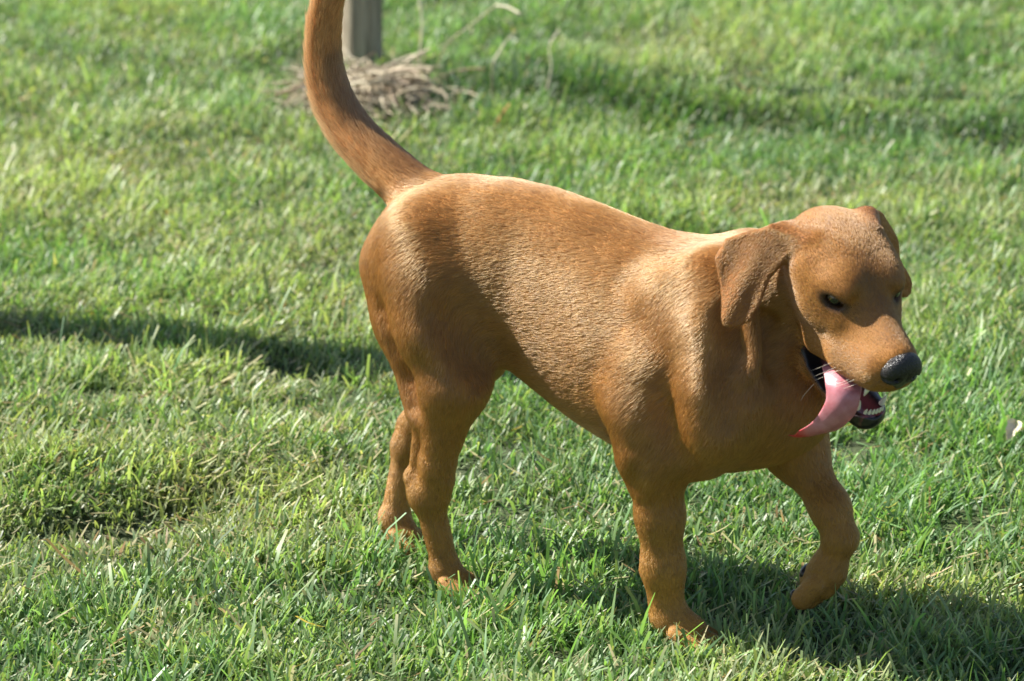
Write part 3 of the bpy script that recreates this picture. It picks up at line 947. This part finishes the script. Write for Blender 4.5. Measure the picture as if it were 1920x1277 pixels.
for k in range(K):
    if k:
        a_ = lean + curve * (k - 1) / 2
        seg = ln_ / 3
        px_ = px_ + dirx * np.sin(a_) * seg; py_ = py_ + diry * np.sin(a_) * seg; pz_ = pz_ + np.cos(a_) * seg
    ww = wd_ * prof[k]
    if k == 3: ww = np.where(blunt, wd_ * .75, ww)
    for e, sg in ((0, -1), (1, 1)):
        lv[:, k, e, 0] = px_ + wx * ww * sg; lv[:, k, e, 1] = py_ + wy * ww * sg; lv[:, k, e, 2] = pz_
b0 = np.arange(NB)[:, None] * (K * 2)
gq = np.concatenate([b0 + np.array([[2 * k, 2 * k + 1, 2 * k + 3, 2 * k + 2]]) for k in range(K - 1)])
# blade colours
g1 = np.array([.098, .192, .064]); g2 = np.array([.175, .285, .110]); g3 = np.array([.115, .205, .118]); straw = np.array([.42, .38, .20]); tan_ = np.array([.30, .20, .08])
m1 = RNG.random(NB)[:, None]; m2 = RNG.random(NB)[:, None]
bc = g1 * (1 - m1) + g2 * m1
bc = np.where(m2 < .3, bc * .5 + g3 * .5, bc)
yl = np.clip(.20 + .36 * dry + RNG.normal(0, .22, NB), 0, .8)[:, None]
bc = bc * (1 - yl) + np.array([.34, .35, .18]) * yl
bc = np.where(clip_[:, None], np.where(RNG.random(NB)[:, None] < .75, straw, tan_) * RNG.uniform(.6, 1.15, NB)[:, None], bc)
lush_and_shade = np.clip(hr * .9 + .75 * np.exp(-((gy - (8.34 - .31 * (gx - .19))) / .085) ** 2) * (gx > -.1), 0, .62)[:, None]
bc = bc * (1 - lush_and_shade) + np.array([.030, .085, .028]) * lush_and_shade  # deep green patch by the heap, plus painted shade along the rut band
bc *= RNG.uniform(.6, 1.4, NB)[:, None] * (1 + .18 * np.clip(tuft, -1, 1))[:, None]
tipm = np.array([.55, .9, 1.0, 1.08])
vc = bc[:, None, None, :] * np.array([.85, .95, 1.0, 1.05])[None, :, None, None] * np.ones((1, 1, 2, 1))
# browned cut tips
brown = (RNG.random(NB) < .3)[:, None, None]
vc[:, 3] = np.where(brown, vc[:, 3] * .4 + np.array([.40, .33, .17]) * .6, vc[:, 3])
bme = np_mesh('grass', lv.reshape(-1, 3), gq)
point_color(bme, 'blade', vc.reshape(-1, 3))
bmm = bpy.data.materials.new('grass_blade'); bmm.use_nodes = True
nt = bmm.node_tree; bs = nt.nodes['Principled BSDF']
at = nt.nodes.new('ShaderNodeAttribute'); at.attribute_name = 'blade'
nt.links.new(at.outputs['Color'], bs.inputs['Base Color'])
bs.inputs['Roughness'].default_value = .45
bs.inputs['Specular IOR Level'].default_value = .45
tr = nt.nodes.new('ShaderNodeBsdfTranslucent')
tcx = nt.nodes.new('ShaderNodeMix'); tcx.data_type = 'RGBA'; tcx.blend_type = 'MULTIPLY'; tcx.inputs[0].default_value = 1
nt.links.new(at.outputs['Color'], tcx.inputs[6]); tcx.inputs[7].default_value = (1.5, 1.7, .7, 1)
nt.links.new(tcx.outputs[2], tr.inputs['Color'])
ms = nt.nodes.new('ShaderNodeMixShader'); ms.inputs[0].default_value = .38
nt.links.new(bs.outputs[0], ms.inputs[1]); nt.links.new(tr.outputs[0], ms.inputs[2])
nt.links.new(ms.outputs[0], nt.nodes['Material Output'].inputs['Surface'])
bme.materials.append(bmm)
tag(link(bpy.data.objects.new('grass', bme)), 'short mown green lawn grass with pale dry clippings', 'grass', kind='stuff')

# ------------------------------------------------------------------ fence posts
wm_, nt, bs = mat('weathered_wood')
tcn = nt.nodes.new('ShaderNodeTexCoord'); mp = nt.nodes.new('ShaderNodeMapping'); mp.inputs['Scale'].default_value = (1, 1, .07)
nt.links.new(tcn.outputs['Object'], mp.inputs[0])
n1 = nt.nodes.new('ShaderNodeTexNoise'); n1.inputs['Scale'].default_value = 70; n1.inputs['Detail'].default_value = 9; n1.inputs['Roughness'].default_value = .65
nt.links.new(mp.outputs[0], n1.inputs['Vector'])
cr = nt.nodes.new('ShaderNodeValToRGB'); cr.color_ramp.elements[0].position = .32; cr.color_ramp.elements[1].position = .68
cr.color_ramp.elements[0].color = (.13, .10, .065, 1); cr.color_ramp.elements[1].color = (.50, .42, .30, 1)
nt.links.new(n1.outputs[0], cr.inputs[0]); nt.links.new(cr.outputs[0], bs.inputs['Base Color']); bs.inputs['Roughness'].default_value = .85
bp = nt.nodes.new('ShaderNodeBump'); bp.inputs['Strength'].default_value = .8; bp.inputs['Distance'].default_value = .006
nt.links.new(n1.outputs[0], bp.inputs['Height']); nt.links.new(bp.outputs[0], bs.inputs['Normal'])
def post(x, y, r_, h_, label, seed):
    vs = []; n = 40; k = 60
    A = np.arange(n) / n * 2 * np.pi
    crack = np.zeros(n)
    rg = np.random.default_rng(seed)
    for _ in range(5):
        crack += np.exp(-((np.angle(np.exp(1j * (A - rg.uniform(0, 6.28))))) / .10) ** 2) * rg.uniform(.002, .006)
    for i in range(k):
        z = -.25 + (h_ + .25) * i / (k - 1)
        q = np.stack([np.cos(A) * 1.2, np.sin(A) * 1.2, np.full(n, z * 1.5)], 1)
        rr_ = r_ * (1 + .05 * vnoise(q, 1.7, seed)) * (1 - .02 * z) - crack * (1 + .5 * math.sin(z * 5))
        if i == k - 1: rr_ = rr_ * .93
        vs.append(np.stack([np.cos(A) * rr_, np.sin(A) * rr_, np.full(n, z)], 1))
    vs = np.concatenate(vs)
    qs = [(i * n + j, i * n + (j + 1) % n, (i + 1) * n + (j + 1) % n, (i + 1) * n + j) for i in range(k - 1) for j in range(n)]
    vs = np.vstack([vs, [[0, 0, h_ + .004]]])
    ts = [(len(vs) - 1, (k - 1) * n + j, (k - 1) * n + (j + 1) % n) for j in range(n)]
    m = np_mesh('fence_post', vs, qs, ts); m.materials.append(wm_)
    o = link(bpy.data.objects.new('fence_post', m)); o.location = (x, y, 0)
    tag(o, label, 'post')
post(-.398, 8.90, .057, 2.2, 'grey weathered round wooden post standing behind the straw heap', 3)
post(-1.75, 6.575, .09, 2.1, 'grey weathered round wooden post outside the left edge of the lawn view', 8)

# ------------------------------------------------------------------ straw heap and dry stalks
stm, nt, bs = mat('dry_straw')
at = nt.nodes.new('ShaderNodeAttribute'); at.attribute_name = 'blade'
nt.links.new(at.outputs['Color'], bs.inputs['Base Color']); bs.inputs['Roughness'].default_value = .5
sv, sq, sc = [], [], []
rg = np.random.default_rng(17)
off = 0
for i in range(1100):
    big = i < 130
    while True:
        x = -.36 + rg.normal(0, .095); y = 8.37 + rg.normal(0, .11)
        if abs(x + .35) < .24 and y < 8.80: break
    z = float(ground_h(np.array([x]), np.array([y]))[0]) + rg.uniform(.004, .04)
    L_ = rg.uniform(.09, .19) if big else rg.uniform(.04, .15)
    a_ = rg.uniform(0, 6.28); el = rg.normal(.08, .28); bd = rg.normal(0, .9)
    r0 = rg.uniform(.0020, .0042) if big else rg.uniform(.0008, .0022)
    c = []
    p_ = np.array([x, y, z]); n = 7
    for k in range(n):
        c.append(p_.copy())
        aa = a_ + bd * k / n
        p_ = p_ + np.array([math.cos(aa) * math.cos(el), math.sin(aa) * math.cos(el), math.sin(el)]) * L_ / n
        el -= .10
        gh = float(ground_h(p_[:1], p_[1:2])[0]) + .003
        p_[2] = max(p_[2], gh)
    colr = (np.array([.46, .39, .26]) if rg.random() < .6 else np.array([.22, .16, .09])) * rg.uniform(.6, 1.2)
    m = 5
    for k in range(n):
        tg = nrm(c[min(k + 1, n - 1)] - c[max(k - 1, 0)])
        u_ = nrm(np.cross(tg, [.2, .3, .9])); v_ = np.cross(tg, u_)
        for q in range(m):
            t_ = 2 * math.pi * q / m
            sv.append(c[k] + (u_ * math.cos(t_) + v_ * math.sin(t_)) * r0); sc.append(colr)
    sq += [(off + k * m + q, off + k * m + (q + 1) % m, off + (k + 1) * m + (q + 1) % m, off + (k + 1) * m + q) for k in range(n - 1) for q in range(m)]
    off += n * m
sme = np_mesh('straw_heap', sv, sq); point_color(sme, 'blade', np.array(sc)); sme.materials.append(stm)
tag(link(bpy.data.objects.new('straw_heap', sme)), 'tangled heap of dry grey brown straw at the foot of the post', 'straw', kind='stuff')

def stalk_mat(c):
    m, nt, bs = mat('dry_stalk'); bs.inputs['Base Color'].default_value = (*c, 1); bs.inputs['Roughness'].default_value = .5
    return m
pale = stalk_mat((.48, .44, .30)); olive = stalk_mat((.30, .27, .14)); orange = stalk_mat((.40, .20, .06))
def gp(x, y, z=0): return (x, y, z)
def stalk(pts, r0, r1, m, label):
    o = tube('dry_stalk', pts, r0, r1, m, None, 7, 16)
    tag(o, label, 'dry stalk', 'dry stalks on the lawn beside the straw heap')
stalk([(-.239, 8.50, .05), (-.232, 8.505, .13), (-.227, 8.52, .19), (-.236, 8.55, .255), (-.238, 8.56, .33)], .0034, .0024, pale, 'upright pale straw stalk rising from the right side of the straw heap')
stalk([(-.20, 8.60, .03), (-.167, 8.60, .119), (-.10, 8.60, .175), (-.041, 8.60, .222)], .0024, .0022, olive, 'long thin olive stalk leaning right beyond the straw heap')
stalk([(-.041, 8.60, .222), (-.010, 8.58, .220), (.022, 8.55, .209)], .0042, .0038, pale, 'short thick pale stalk end at the tip of the leaning olive stalk')
stalk([(-.050, 8.10, .0), (-.028, 8.10, .04), (-.005, 8.10, .072)], .0040, .0034, orange, 'short orange brown stick poking from the grass right of the straw heap')
stalk([(-.05, 8.45, .03), (-.047, 8.40, .11), (-.02, 8.45, .15), (.010, 8.50, .175)], .0030, .0016, pale, 'faint curved pale grass stem between the straw heap and the upper middle lawn')
stalk([(-.56, 8.70, .02), (-.545, 8.68, .10), (-.55, 8.68, .15)], .0036, .0025, olive, 'short grey stem standing left of the straw heap behind the tail')
stalk([(.085, 8.45, .02), (.10, 8.46, .09), (.095, 8.48, .14), (.12, 8.50, .18)], .0030, .0018, pale, 'bent pale stem farthest right of the straw heap')

# a pale dead leaf at the right edge of the lawn
lv_ = []; nu, nv_ = 12, 7
for i in range(nu):
    t = i / (nu - 1); wdt = .013 * math.sin(math.pi * min(1, t * .92 + .06)) ** .8
    for j in range(nv_):
        q = j / (nv_ - 1) * 2 - 1
        lv_.append((t * .055, q * wdt, .010 * q * q + .012 * math.sin(t * 2.6) + .0015 * math.sin(j * 2 + i)))
lq = [(i * nv_ + j, i * nv_ + j + 1, (i + 1) * nv_ + j + 1, (i + 1) * nv_ + j) for i in range(nu - 1) for j in range(nv_ - 1)]
lme = np_mesh('dead_leaf', lv_, lq)
lme.materials.append(stalk_mat((.50, .44, .32)))
lf = link(bpy.data.objects.new('dead_leaf', lme)); lf.location = (.842, 5.52, .034); lf.rotation_euler = (.25, -.25, 1.2)
tag(lf, 'pale curled dead leaf on the grass at the right edge', 'leaf')
